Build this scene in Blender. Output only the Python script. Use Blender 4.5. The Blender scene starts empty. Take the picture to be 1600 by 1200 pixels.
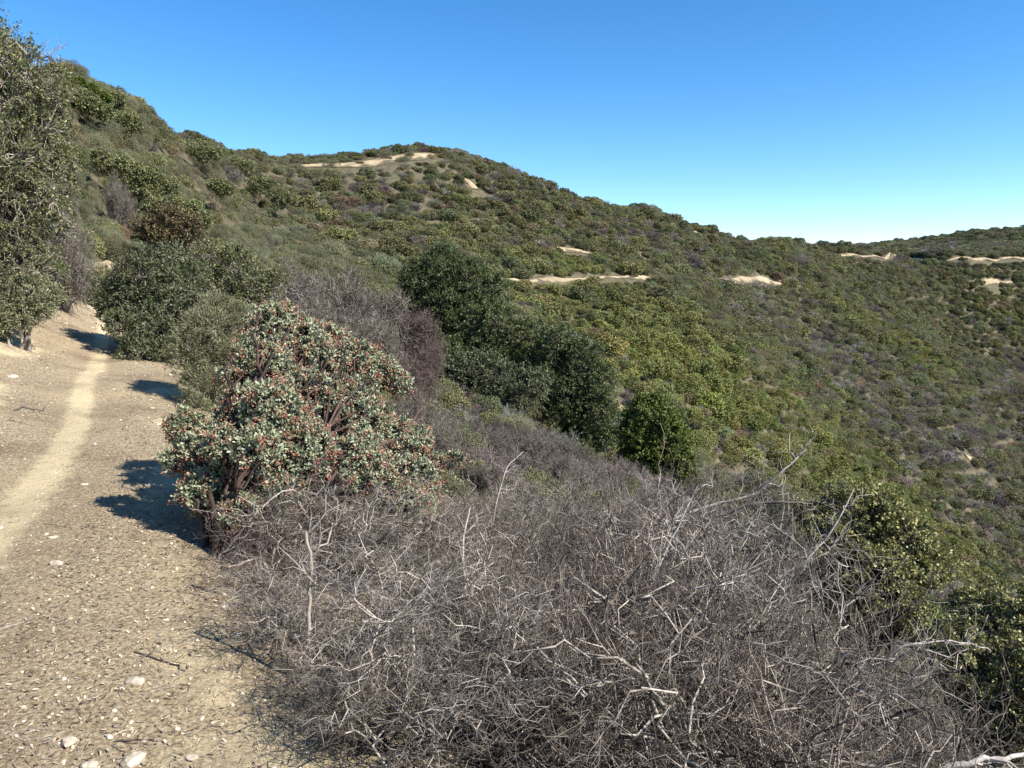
import bpy, math, random
import numpy as np
from mathutils import Vector
S = bpy.context.scene
COL = S.collection
RAD = math.radians
# ------------------------------------------------------------------ camera
F, CX, CY, PITCH, EYE = 1232.0, 800.0, 600.0, RAD(7.9), 1.6
cam = bpy.data.objects.new('camera', bpy.data.cameras.new('camera')); COL.objects.link(cam)
cam.data.sensor_width = 36; cam.data.lens = 36 * F / 1600
cam.data.clip_start = 0.05; cam.data.clip_end = 20000
cam.location = (0, 0, EYE); cam.rotation_euler = (math.pi / 2 - PITCH, 0, 0)
S.camera = cam
S.render.resolution_x = 1024; S.render.resolution_y = 768
# ------------------------------------------------------------------ light
SUN_AZ, SUN_EL = RAD(115), RAD(41)
S.world = bpy.data.worlds.new('World'); S.world.use_nodes = True
wn = S.world.node_tree; bg = wn.nodes['Background']
sky = wn.nodes.new('ShaderNodeTexSky'); sky.sky_type = 'NISHITA'; sky.sun_disc = False
sky.sun_elevation = SUN_EL; sky.sun_rotation = SUN_AZ
sky.altitude = 1800; sky.air_density = .9; sky.dust_density = 0.0; sky.ozone_density = 2.2
hs_ = wn.nodes.new('ShaderNodeHueSaturation'); hs_.inputs['Saturation'].default_value = 1.31
wn.links.new(sky.outputs[0], hs_.inputs['Color']); wn.links.new(hs_.outputs[0], bg.inputs[0]); bg.inputs[1].default_value = 0.113
sl = bpy.data.lights.new('sun', 'SUN'); sl.energy = 5.0; sl.angle = RAD(0.5); sl.color = (1, .95, .87)
so = bpy.data.objects.new('sun', sl); COL.objects.link(so)
sv = Vector((math.sin(SUN_AZ) * math.cos(SUN_EL), math.cos(SUN_AZ) * math.cos(SUN_EL), math.sin(SUN_EL)))
so.rotation_euler = (-sv).to_track_quat('-Z', 'Y').to_euler(); so.location = (30, -10, 60)
S.view_settings.view_transform = 'Standard'; S.view_settings.look = 'None'
S.view_settings.exposure = 1.0; S.view_settings.gamma = 1.0; S.view_settings.use_curve_mapping = False
S.render.engine = 'CYCLES'
S.cycles.max_bounces = 5; S.cycles.diffuse_bounces = 3; S.cycles.glossy_bounces = 2
S.cycles.transmission_bounces = 2; S.cycles.transparent_max_bounces = 4

# ------------------------------------------------------------------ numeric helpers
def _h(ix, iy, seed):
    n = (ix.astype(np.int64) * 374761393 + iy.astype(np.int64) * 668265263 + seed * 974634777) & 0xffffffff
    n = ((n ^ (n >> 13)) * 1274126177) & 0xffffffff
    n = n ^ (n >> 16)
    return (n & 0xffffff) / float(0xffffff)
def vnoise(x, y, seed=0):
    xi, yi = np.floor(x), np.floor(y); fx, fy = x - xi, y - yi
    fx = fx * fx * (3 - 2 * fx); fy = fy * fy * (3 - 2 * fy)
    a, b = _h(xi, yi, seed), _h(xi + 1, yi, seed); c, d = _h(xi, yi + 1, seed), _h(xi + 1, yi + 1, seed)
    return (a * (1 - fx) + b * fx) * (1 - fy) + (c * (1 - fx) + d * fx) * fy
def fbm(x, y, sc, octv=4, seed=0):
    t = 0; a = .5; n = 0
    for i in range(octv):
        t = t + a * vnoise(x / sc + 17.3 * i, y / sc - 9.1 * i, seed + i); n += a; a *= .5; sc = sc / 2.03
    return t / n
def sstep(a, b, x):
    t = np.clip((x - a) / (b - a), 0, 1); return t * t * (3 - 2 * t)
def unit(v):
    return v / np.maximum(np.linalg.norm(v, axis=-1, keepdims=True), 1e-9)
cp, sp_ = math.cos(PITCH), math.sin(PITCH)
def ray(px, py):
    a, b = (px - CX) / F, (CY - py) / F
    return a, cp + b * sp_, -sp_ + b * cp           # x right, y forward, z up
def azT(px, py):
    x, y, z = ray(px, py); return math.atan2(x, y), z / math.hypot(x, y)
def at(px, py, r):                                  # world point seen at a pixel of the 1600x1200 photograph, r metres away over the ground
    x, y, z = ray(px, py); k = r / math.hypot(x, y); return np.array((x * k, y * k, EYE + z * k))
def project(p):
    x, y, z = p[..., 0], p[..., 1], p[..., 2] - EYE
    d = y * cp - z * sp_; u = y * sp_ + z * cp
    d = np.where(np.abs(d) < 1e-3, 1e-3, d)
    return CX + F * x / d, CY - F * u / d, d

# ------------------------------------------------------------------ terrain height
cy_ = np.array([-30, -10, 0, 2.5, 5.1, 6.7, 9.6, 14.6, 18.0, 20.8, 26, 40.])
cx_ = np.array([9., 2.6, -1.2, -2.35, -3.22, -3.85, -5.25, -7.6, -9.3, -11.2, -14.5, -20.])
ew_ = np.array([1.6, 1.6, 1.85, 1.8, 1.5, 1.45, 1.25, 1.0, .8, .8, .8, .8])     # path centre to bench edge
def near_z(x, y):
    c = np.interp(y, cy_, cx_); e = np.interp(y, cy_, ew_)
    d = (x - c) * .92
    zt = .02 * np.clip(y, -5, 60)
    right = d - e
    soft = .35
    drop = soft * np.log1p(np.exp(np.clip(right / soft, -30, 30)))
    left = -d - .55
    rise = .3 * np.log1p(np.exp(np.clip(left / .3, -30, 30)))
    z = zt - .5 * drop - .05 * np.clip(d, 0, 2) + .56 * rise + .12 * np.clip(rise - 1, 0, 3)
    z = z - .035 * np.exp(-(d / .35) ** 2)
    z = z + (fbm(x, y, 1.7, 4, 3) - .5) * .16 + (fbm(x, y, .35, 3, 9) - .5) * .035
    return z
cols = {
 -900: [(420, 14), (250, 25), (60, 38)],
 -400: [(420, 18), (250, 30), (0, 46)],
 0: [(400, 22), (330, 28), (200, 38), (66, 50)],
 100: [(455, 23), (410, 30), (330, 38), (220, 48), (108, 60)],
 200: [(500, 24), (440, 33), (340, 45), (250, 56), (160, 70)],
 300: [(545, 26), (480, 37), (400, 50), (310, 66), (216, 86)],
 390: [(560, 34), (480, 47), (400, 62), (320, 80), (246, 100)],
 470: [(590, 40), (480, 55), (400, 71), (330, 89), (264, 112)],
 560: [(620, 44), (520, 55), (430, 71), (330, 92), (258, 114)],
 660: [(660, 47), (540, 60), (440, 76), (340, 95), (246, 118)],
 720: [(690, 49), (560, 62), (440, 81), (340, 102), (249, 122)],
 800: [(700, 50), (620, 58), (520, 71), (440, 88), (350, 107), (278, 128)],
 900: [(750, 52), (680, 59), (560, 74), (440, 96), (370, 116), (316, 138)],
 1000: [(790, 55), (700, 64), (580, 79), (437, 106), (370, 130), (318, 152)],
 1100: [(840, 58), (720, 69), (600, 85), (437, 123), (385, 148), (354, 168)],
 1200: [(880, 63), (700, 82), (550, 112), (440, 152), (382, 202)],
 1300: [(930, 70), (780, 88), (700, 100), (600, 125), (500, 160), (445, 205), (400, 262)],
 1400: [(970, 76), (850, 95), (700, 119), (600, 150), (507, 208), (480, 262), (405, 300)],
 1500: [(1010, 84), (900, 104), (700, 140), (552, 216), (590, 250), (545, 295), (450, 325), (402, 345)],
 1600: [(1050, 90), (950, 112), (800, 140), (700, 165), (596, 230), (665, 268), (600, 305), (500, 340), (402, 370)],
 1900: [(1100, 100), (900, 130), (720, 190), (660, 240), (740, 285), (600, 340), (420, 400)],
 2500: [(1100, 110), (900, 150), (720, 220), (700, 300), (500, 400), (420, 480)],
}
back = {1300: [(412, 330), (408, 450), (397, 640), (412, 900)], 1400: [(414, 340), (405, 430), (403, 520), (384, 660), (405, 950)],
 1500: [(404, 370), (392, 430), (394, 520), (372, 690), (402, 1000)], 1600: [(402, 395), (380, 445), (388, 540), (363, 720), (402, 1050)],
 1900: [(400, 430), (360, 520), (330, 760), (400, 1100)], 2500: [(390, 520), (320, 760), (390, 1200)],
 1200: [(410, 270), (415, 450), (420, 900)]}
pts = []
for px, L in cols.items():
    for py, r in L:
        a, T = azT(px, py); pts.append((a, math.log(r), T))
    a, T = azT(*[(px, L[-1][0])][0]); r = L[-1][1]
    if px in back:
        for py, r2 in back[px]:
            a2, T2 = azT(px, py); pts.append((a2, math.log(r2), T2))
        pts.append((a, math.log(2600), -.02))
    else:
        z = EYE + r * T
        for k, dz in ((1.25, -.12), (1.8, -.35), (3.2, -.5)):
            zz = z + dz * r; pts.append((a, math.log(r * k), (zz - EYE) / (r * k)))
        pts.append((a, math.log(2600), -.04))
for px in (350, 450, 560, 680, 800, 950, 1100, 1300, 1500, 1750, 2100, 2600):
    a = math.atan((px - CX) / F)
    for r in (11, 14, 18, 23, 30, 37):
        if px < 560 and r > 26: continue
        x, y = r * math.sin(a), r * math.cos(a)
        c = np.interp(y, cy_, cx_) + np.interp(y, cy_, ew_)
        z = .02 * y - .5 * (x - c) * .92 * (1 - .012 * max(r - 18, 0)); pts.append((a, math.log(r), (z - EYE) / r))
P_ = np.array(pts); AK = 2.6
U = np.stack((P_[:, 0] * AK, P_[:, 1]), 1)
def tps(r2): return .5 * r2 * np.log(np.maximum(r2, 1e-12))
n_ = len(U); A_ = np.zeros((n_ + 3, n_ + 3))
A_[:n_, :n_] = tps(((U[:, None] - U[None]) ** 2).sum(-1)) + np.eye(n_) * 2e-3
A_[:n_, n_] = 1; A_[:n_, n_ + 1:] = U; A_[n_, :n_] = 1; A_[n_ + 1:, :n_] = U.T
W_ = np.linalg.solve(A_, np.concatenate((P_[:, 2], np.zeros(3))))
def far_T(a, s):
    sh = a.shape; q = np.stack((a.ravel() * AK, s.ravel()), 1); out = np.empty(len(q))
    for i in range(0, len(q), 20000):
        k = q[i:i + 20000]
        out[i:i + 20000] = tps(((k[:, None] - U[None]) ** 2).sum(-1)) @ W_[:n_] + W_[n_] + k @ W_[n_ + 1:]
    return out.reshape(sh)
AMAX = RAD(52)
def H(x, y):
    x = np.asarray(x, float); y = np.asarray(y, float)
    r = np.hypot(x, y); a = np.arctan2(x, y)
    ac = np.clip(a, -AMAX, AMAX)
    s = np.log(np.clip(r, 9, 2600))
    zf = EYE + r * far_T(ac, s)
    amp = sstep(25, 110, r)
    q = (x * .77 + y * .64); w = (x * .64 - y * .77)
    rib = fbm(q, w * .28 + 40, 26, 3, 5) - .5
    zf = zf + amp * rib * np.clip(r * .035, 0, 9) + (fbm(x, y, 7, 3, 8) - .5) * .6 * sstep(16, 40, r)
    zn = near_z(x, y)
    w_ = sstep(13, 22, r)
    # away from the view the ground just goes on as the near slope, softened with distance
    out = sstep(RAD(50), RAD(85), np.abs(a))
    zo = -.02 * r * 1.0 + np.clip(-.45 * (x - 1), -60, 45) * 1.0
    zf = zf * (1 - out) + zo * out
    return zn * (1 - w_) + zf * w_

# ------------------------------------------------------------------ mesh helpers
def mesh_np(name, v, faces, mat=None, smooth=False, fattr=None, vattr=None):
    """faces: array (n,k) or list of such arrays; fattr {name: per-face values}"""
    if not isinstance(faces, list): faces = [faces]
    me = bpy.data.meshes.new(name)
    v = np.ascontiguousarray(v, np.float32)
    me.vertices.add(len(v)); me.vertices.foreach_set('co', v.ravel())
    lp = np.concatenate([f.ravel() for f in faces]).astype(np.int32)
    tot = np.concatenate([np.full(len(f), f.shape[1], np.int32) for f in faces])
    me.loops.add(len(lp)); me.loops.foreach_set('vertex_index', lp)
    me.polygons.add(len(tot)); st = np.concatenate(([0], np.cumsum(tot)[:-1])).astype(np.int32)
    me.polygons.foreach_set('loop_start', st)
    if smooth: me.polygons.foreach_set('use_smooth', np.ones(len(tot), bool))
    me.update(calc_edges=True)
    for k, a in (fattr or {}).items():
        at_ = me.attributes.new(k, 'FLOAT', 'FACE'); at_.data.foreach_set('value', np.ascontiguousarray(a, np.float32))
    for k, a in (vattr or {}).items():
        at_ = me.attributes.new(k, 'FLOAT', 'POINT'); at_.data.foreach_set('value', np.ascontiguousarray(a, np.float32))
    if mat: me.materials.append(mat)
    return me
def link(name, me, parent=None, label=None, cat=None, group=None, kind=None, loc=None):
    o = bpy.data.objects.new(name, me); COL.objects.link(o)
    if parent is not None: o.parent = parent
    if loc is not None: o.location = loc
    if label: o['label'] = label
    if cat: o['category'] = cat
    if group: o['group'] = group
    if kind: o['kind'] = kind
    return o
def tubes(P, R, sides=3):
    """P (n,m,3) polylines, R (n,m) radii -> verts, quads"""
    n, m, _ = P.shape
    T = np.empty_like(P); T[:, 1:-1] = P[:, 2:] - P[:, :-2]; T[:, 0] = P[:, 1] - P[:, 0]; T[:, -1] = P[:, -1] - P[:, -2]
    T = unit(T); ref = np.where(np.abs(T[:, :1, 2:3]) > .8, np.array([1., 0, 0]), np.array([0, 0, 1.])) + np.zeros_like(T)
    A = unit(np.cross(T, ref)); B = np.cross(T, A)
    ang = np.arange(sides) / sides * 2 * math.pi
    V = P[:, :, None] + R[:, :, None, None] * (A[:, :, None] * np.cos(ang)[:, None] + B[:, :, None] * np.sin(ang)[:, None])
    idx = np.arange(n * m * sides).reshape(n, m, sides)
    a = idx[:, :-1]; b = idx[:, 1:]
    q = np.stack((a, np.roll(a, -1, 2), np.roll(b, -1, 2), b), -1)
    return V.reshape(-1, 3), q.reshape(-1, 4)
class Acc:
    def __init__(s): s.v = []; s.f = []; s.a = []; s.n = 0
    def add(s, v, f, a=None):
        s.v.append(v); s.f.append(f + s.n); s.n += len(v)
        s.a.append(np.zeros(len(f)) if a is None else a)
    def tube(s, P, R, sides=3, a=None):
        v, q = tubes(P, R, sides)
        s.add(v, q, None if a is None else np.repeat(a, len(q) // len(P)))
    def mesh(s, name, mat, smooth=False):
        ks = sorted({f.shape[1] for f in s.f})
        fs = []; at_ = []
        for k in ks:
            fs.append(np.concatenate([f for f in s.f if f.shape[1] == k])); at_.append(np.concatenate([a for f, a in zip(s.f, s.a) if f.shape[1] == k]))
        return mesh_np(name, np.concatenate(s.v), fs, mat, smooth, {'v': np.concatenate(at_)})
def rnd_dir(rng, n, up=0.):
    d = rng.normal(size=(n, 3)); d = unit(d); d[:, 2] += up; return unit(d)
def leaves(rng, p, d, out, L, Wd, hexa=False, spread=.6):
    """leaf blades at p pointing along d, faces turned towards out with scatter"""
    n = len(p); N = unit(out + rng.normal(size=(n, 3)) * spread)
    Sd = unit(np.cross(d, N)); N = np.cross(Sd, d)
    Lr = (L * rng.uniform(.7, 1.25, n))[:, None]; Wr = (Wd * rng.uniform(.75, 1.2, n))[:, None] * .5
    if hexa:
        v = np.stack((p, p + d * Lr * .28 + Sd * Wr * .9 + N * Wr * .25, p + d * Lr * .72 + Sd * Wr * .85 + N * Wr * .25, p + d * Lr,
                      p + d * Lr * .72 - Sd * Wr * .85 + N * Wr * .25, p + d * Lr * .28 - Sd * Wr * .9 + N * Wr * .25), 1)
        i = np.arange(n)[:, None] * 6
        f = np.concatenate((i + np.array([0, 1, 2, 3]), i + np.array([0, 3, 4, 5]))); k = rng.random(n); return v.reshape(-1, 3), f, np.concatenate((k, k))
    v = np.stack((p, p + d * Lr * .45 + Sd * Wr, p + d * Lr, p + d * Lr * .45 - Sd * Wr), 1)
    f = np.arange(n * 4).reshape(n, 4); return v.reshape(-1, 3), f, rng.random(n)
def paths(rng, a, b, m, bend, arch=0.):
    """n curved paths from a to b, m points each"""
    t = np.linspace(0, 1, m)[None, :, None]; n = len(a)
    Ln = np.linalg.norm(b - a, axis=1)[:, None, None]
    w = rng.normal(size=(n, m, 3)); w = np.cumsum(w, 1); w = w - w[:, :1] - t * (w[:, -1:] - w[:, :1])
    P = a[:, None] * (1 - t) + b[:, None] * t + w * Ln * bend / math.sqrt(m)
    P[:, :, 2] += (np.sin(t * math.pi)[..., 0] * arch * Ln[..., 0])
    return P

# ------------------------------------------------------------------ materials
def nt(mat):
    mat.use_nodes = True; t = mat.node_tree; return t, t.nodes['Principled BSDF']
def sock(v): return v
def leaf_mat(name, cols_, rough=.5, trans=.22, inst=False, spec=.35):
    m = bpy.data.materials.new(name); t, b = nt(m); N = t.nodes; Lk = t.links
    a = N.new('ShaderNodeAttribute'); a.attribute_name = 'v'
    if inst:
        i = N.new('ShaderNodeAttribute'); i.attribute_type = 'INSTANCER'; i.attribute_name = 'leaf_col'
        mr = N.new('ShaderNodeMapRange'); mr.inputs[3].default_value = .72; mr.inputs[4].default_value = 1.3
        Lk.new(a.outputs['Fac'], mr.inputs[0])
        mx = N.new('ShaderNodeVectorMath'); mx.operation = 'SCALE'
        Lk.new(i.outputs['Color'], mx.inputs[0]); Lk.new(mr.outputs[0], mx.inputs['Scale']); col = mx.outputs[0]
    else:
        r = N.new('ShaderNodeValToRGB'); e = r.color_ramp.elements
        for k, (p, c) in enumerate(cols_):
            if k > 1: e.new(p)
            e[k].position = p; e[k].color = (*c, 1)
        Lk.new(a.outputs['Fac'], r.inputs[0]); col = r.outputs[0]
    Lk.new(col, b.inputs['Base Color']); b.inputs['Roughness'].default_value = rough
    b.inputs['Specular IOR Level'].default_value = spec
    if trans > 0:
        tr = N.new('ShaderNodeBsdfTranslucent'); Lk.new(col, tr.inputs[0])
        mix = N.new('ShaderNodeMixShader'); mix.inputs[0].default_value = trans
        Lk.new(b.outputs[0], mix.inputs[1]); Lk.new(tr.outputs[0], mix.inputs[2])
        Lk.new(mix.outputs[0], N['Material Output'].inputs[0])
    return m
def bark_mat(name, c0, c1, sc=30, rough=.8):
    m = bpy.data.materials.new(name); t, b = nt(m); N = t.nodes; Lk = t.links
    tc = N.new('ShaderNodeTexCoord'); no = N.new('ShaderNodeTexNoise'); no.inputs['Scale'].default_value = sc; no.inputs['Detail'].default_value = 3
    Lk.new(tc.outputs['Object'], no.inputs['Vector'])
    a = N.new('ShaderNodeAttribute'); a.attribute_name = 'v'
    ad = N.new('ShaderNodeMath'); ad.operation = 'MULTIPLY_ADD'; ad.inputs[1].default_value = .6; ad.inputs[2].default_value = -.3
    Lk.new(a.outputs['Fac'], ad.inputs[0]); s2 = N.new('ShaderNodeMath'); s2.operation = 'ADD'
    Lk.new(no.outputs[0], s2.inputs[0]); Lk.new(ad.outputs[0], s2.inputs[1])
    r = N.new('ShaderNodeValToRGB'); r.color_ramp.elements[0].position = .3; r.color_ramp.elements[0].color = (*c0, 1)
    r.color_ramp.elements[1].position = .72; r.color_ramp.elements[1].color = (*c1, 1)
    Lk.new(s2.outputs[0], r.inputs[0]); Lk.new(r.outputs[0], b.inputs['Base Color']); b.inputs['Roughness'].default_value = rough
    b.inputs['Specular IOR Level'].default_value = .25
    return m
M = {}
M['chap'] = leaf_mat('hillside_leaves', None, inst=True, trans=.15, rough=.6, spec=.25)
M['manz_leaf'] = leaf_mat('manzanita_leaf', [(0, (.12, .14, .07)), (.5, (.245, .265, .155)), (.9, (.37, .385, .26)), (1, (.44, .44, .32))], trans=.12, rough=.5)
M['berry'] = leaf_mat('red_berries', [(0, (.22, .06, .04)), (.6, (.40, .15, .10)), (1, (.50, .28, .20))], trans=0, rough=.35)
M['mid_leaf'] = leaf_mat('mid_green_leaf', [(0, (.055, .07, .022)), (.6, (.105, .125, .042)), (1, (.16, .18, .065))], trans=.2)
M['oak_leaf'] = leaf_mat('oak_leaf', [(0, (.045, .06, .018)), (.6, (.082, .105, .034)), (1, (.13, .155, .055))], trans=.2)
M['green_leaf'] = leaf_mat('green_leaf', [(0, (.065, .09, .014)), (.6, (.12, .15, .028)), (1, (.18, .20, .05))], trans=.25)
M['scrub_leaf'] = leaf_mat('scrub_oak_leaf', [(0, (.05, .065, .022)), (.5, (.10, .12, .045)), (.85, (.19, .19, .07)), (1, (.33, .28, .13))], trans=.2)
M['yellow_leaf'] = leaf_mat('yellow_green_leaf', [(0, (.07, .085, .028)), (.45, (.155, .165, .055)), (.8, (.32, .30, .10)), (1, (.48, .43, .18))], trans=.2)
M['cham_leaf'] = leaf_mat('chamise_needles', [(0, (.09, .10, .05)), (.5, (.175, .18, .09)), (1, (.27, .26, .14))], trans=.1)
M['dull_leaf'] = leaf_mat('dull_green_leaf', [(0, (.04, .05, .022)), (.5, (.08, .095, .04)), (1, (.14, .15, .07))], trans=.15)
M['wood_grey'] = bark_mat('dead_grey_bark', (.045, .037, .028), (.42, .365, .305), 14)
M['wood_purple'] = bark_mat('purple_grey_bark', (.06, .05, .04), (.34, .29, .24), 10)
M['wood_red'] = bark_mat('red_brown_bark', (.03, .02, .016), (.085, .052, .04), 16, .6)
M['wood_dark'] = bark_mat('dark_bark', (.03, .025, .022), (.12, .10, .085), 16)
M['wood_pale'] = bark_mat('pale_bleached_wood', (.16, .135, .115), (.50, .45, .39), 40)
# ------------------------------------------------------------------ ray hit on the terrain
_rs = np.exp(np.linspace(math.log(1.5), math.log(1500), 900))
def hits(pxy, r0=None):
    """pixels (n,2) of the photograph -> ground points; r0: start looking behind this range"""
    pxy = np.asarray(pxy, float); out = []
    for i, (px, py) in enumerate(pxy):
        a, T = azT(px, py); rr = _rs if r0 is None else _rs[_rs >= r0]
        g = H(rr * math.sin(a), rr * math.cos(a)); ab = EYE + rr * T - g
        k = np.nonzero((ab[:-1] > 0) & (ab[1:] <= 0))[0]
        if len(k): k = k[0]; t = ab[k] / (ab[k] - ab[k + 1]); r = rr[k] * (1 - t) + rr[k + 1] * t
        else: r = rr[np.argmin(np.abs(ab[rr < 600]) / rr[rr < 600])]
        out.append((r * math.sin(a), r * math.cos(a), float(H(r * math.sin(a), r * math.cos(a)))))
    return np.array(out)
def bare_f(x, y):
    """how much clean pale sand shows (0..1)"""
    r = np.hypot(x, y); c = np.interp(y, cy_, cx_); d = (x - c) * .92
    tr = np.exp(-(np.abs(d + .12 * (fbm(x, y, 1.2, 2, 31) - .5)) / .14) ** 2.0)
    tr = tr * sstep(.25, .55, fbm(x, y, .8, 4, 21) + .35 * sstep(4, 7, r))
    pt = sstep(.47, .68, fbm(x * 1.15, y * .75, 1.0, 5, 44)) * .75 * sstep(.5, .85, np.abs(d))
    bank = sstep(-1.25, -1.9, d) * sstep(.50, .66, fbm(x, y, .9, 4, 51)) * .75
    near = np.clip(np.maximum(np.maximum(tr, pt), bank), 0, 1)
    return near * (1 - sstep(26, 40, r))
# ground sheet: rings round the camera, finer inside the view
azs = np.unique(np.concatenate((np.linspace(-180, -46, 34), np.linspace(-46, 46, 470), np.linspace(46, 180, 34))))[:-1]
rr_ = np.exp(np.linspace(math.log(.6), math.log(9000), 560))
AZ, RR = np.meshgrid(np.radians(azs), rr_, indexing='ij')
GX, GY = RR * np.sin(AZ), RR * np.cos(AZ); GZ = H(GX, GY)
na, nr = AZ.shape
idx = np.arange(na * nr).reshape(na, nr); nx = np.roll(idx, -1, 0)
gf = np.stack((idx[:, :-1], idx[:, 1:], nx[:, 1:], nx[:, :-1]), -1).reshape(-1, 4)
gv = np.stack((GX, GY, GZ), -1).reshape(-1, 3)
gv = np.concatenate((gv, [[0, 0, float(H(0., 0.01))]]))
gt = np.stack((np.full(na, na * nr), idx[:, 0], nx[:, 0]), -1)

def ground_mat():
    m = bpy.data.materials.new('dry_soil'); t, b = nt(m); N = t.nodes; Lk = t.links
    def A(n_):
        a = N.new('ShaderNodeAttribute'); a.attribute_name = n_; return a.outputs['Fac']
    geo = N.new('ShaderNodeNewGeometry'); pos = geo.outputs['Position']
    def noise(sc, det=4, rough=.6):
        n = N.new('ShaderNodeTexNoise'); n.inputs['Scale'].default_value = sc; n.inputs['Detail'].default_value = det; n.inputs['Roughness'].default_value = rough
        Lk.new(pos, n.inputs['Vector']); return n.outputs[0]
    def ramp(src, els):
        r = N.new('ShaderNodeValToRGB'); e = r.color_ramp.elements
        for k, (p, c) in enumerate(els):
            if k > 1: e.new(p)
            e[k].position = p; e[k].color = (*c, 1)
        Lk.new(src, r.inputs[0]); return r.outputs[0]
    def mix(f, a, c):
        x = N.new('ShaderNodeMix'); x.data_type = 'RGBA'
        for s, v in ((x.inputs[0], f), (x.inputs[6], a), (x.inputs[7], c)):
            if isinstance(v, (int, float)): s.default_value = v
            elif isinstance(v, tuple): s.default_value = (*v, 1)
            else: Lk.new(v, s)
        return x.outputs[2]
    litter = ramp(noise(55, 5, .75), [(.3, (.13, .095, .06)), (.44, (.31, .24, .155)), (.57, (.51, .415, .275)), (.72, (.74, .64, .47))])
    sand = ramp(noise(90, 5, .7), [(.25, (.42, .33, .19)), (.5, (.63, .52, .33)), (.75, (.78, .69, .50))])
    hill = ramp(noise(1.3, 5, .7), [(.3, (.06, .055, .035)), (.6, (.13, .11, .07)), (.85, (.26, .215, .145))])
    sm = N.new('ShaderNodeMath'); sm.operation = 'ADD'; Lk.new(A('bare'), sm.inputs[0])
    nn = N.new('ShaderNodeMath'); nn.operation = 'MULTIPLY_ADD'; nn.inputs[1].default_value = 1.3; nn.inputs[2].default_value = -.65
    Lk.new(noise(9, 6, .75), nn.inputs[0]); Lk.new(nn.outputs[0], sm.inputs[1])
    mr = N.new('ShaderNodeMapRange'); mr.interpolation_type = 'SMOOTHSTEP'; mr.inputs[1].default_value = .2; mr.inputs[2].default_value = .8
    Lk.new(sm.outputs[0], mr.inputs[0])
    ns = mix(mr.outputs[0], litter, sand)
    big = ramp(noise(.9, 3), [(.32, (.66, .61, .58)), (.5, (.98, .96, .93)), (.7, (1.14, 1.12, 1.05))])
    mm = N.new('ShaderNodeMix'); mm.data_type = 'RGBA'; mm.blend_type = 'MULTIPLY'; mm.inputs[0].default_value = 1
    Lk.new(ns, mm.inputs[6]); Lk.new(big, mm.inputs[7])
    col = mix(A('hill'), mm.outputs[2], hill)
    tan = ramp(noise(.8, 8, .8), [(.3, (.20, .15, .095)), (.45, (.36, .28, .175)), (.6, (.50, .40, .26)), (.75, (.62, .52, .36))])
    col = mix(A('cut'), col, tan)
    Lk.new(col, b.inputs['Base Color']); b.inputs['Roughness'].default_value = .95; b.inputs['Specular IOR Level'].default_value = .1
    bu = N.new('ShaderNodeBump'); bu.inputs['Strength'].default_value = 1.0; bu.inputs['Distance'].default_value = .03
    ad = N.new('ShaderNodeMath'); ad.operation = 'ADD'; Lk.new(noise(70, 5, .75), ad.inputs[0]); Lk.new(noise(12, 4), ad.inputs[1])
    Lk.new(ad.outputs[0], bu.inputs['Height']); Lk.new(bu.outputs[0], b.inputs['Normal'])
    return m
M['ground'] = ground_mat()
def gattrs(v):
    x, y = v[:, 0], v[:, 1]; r = np.hypot(x, y); c = np.interp(y, cy_, cx_); e = np.interp(y, cy_, ew_)
    d = (x - c) * .92
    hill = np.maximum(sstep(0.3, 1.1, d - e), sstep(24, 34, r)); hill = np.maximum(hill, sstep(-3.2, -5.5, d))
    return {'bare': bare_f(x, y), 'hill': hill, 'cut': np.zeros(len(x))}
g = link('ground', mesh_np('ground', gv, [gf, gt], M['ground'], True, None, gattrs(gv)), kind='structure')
# footpath: its own sheet laid on the bench
ty = np.arange(-6, 24.5, .07); td = np.linspace(-.42, .42, 25)
TY, TD = np.meshgrid(ty, td, indexing='ij'); TX = np.interp(TY, cy_, cx_) + TD / .92
wob = 1 + .25 * (fbm(TY, TY * 0 + np.sign(TD) * 5, .9, 3, 77) - .5); TX = np.interp(TY, cy_, cx_) + TD / .92 * wob
tv = np.stack((TX, TY, H(TX, TY) + .005), -1).reshape(-1, 3)
ti = np.arange(len(tv)).reshape(TY.shape)
tf = np.stack((ti[:-1, :-1], ti[:-1, 1:], ti[1:, 1:], ti[1:, :-1]), -1).reshape(-1, 4)
link('trail', mesh_np('trail', tv, tf, M['ground'], True, None, gattrs(tv)), kind='structure')
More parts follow.
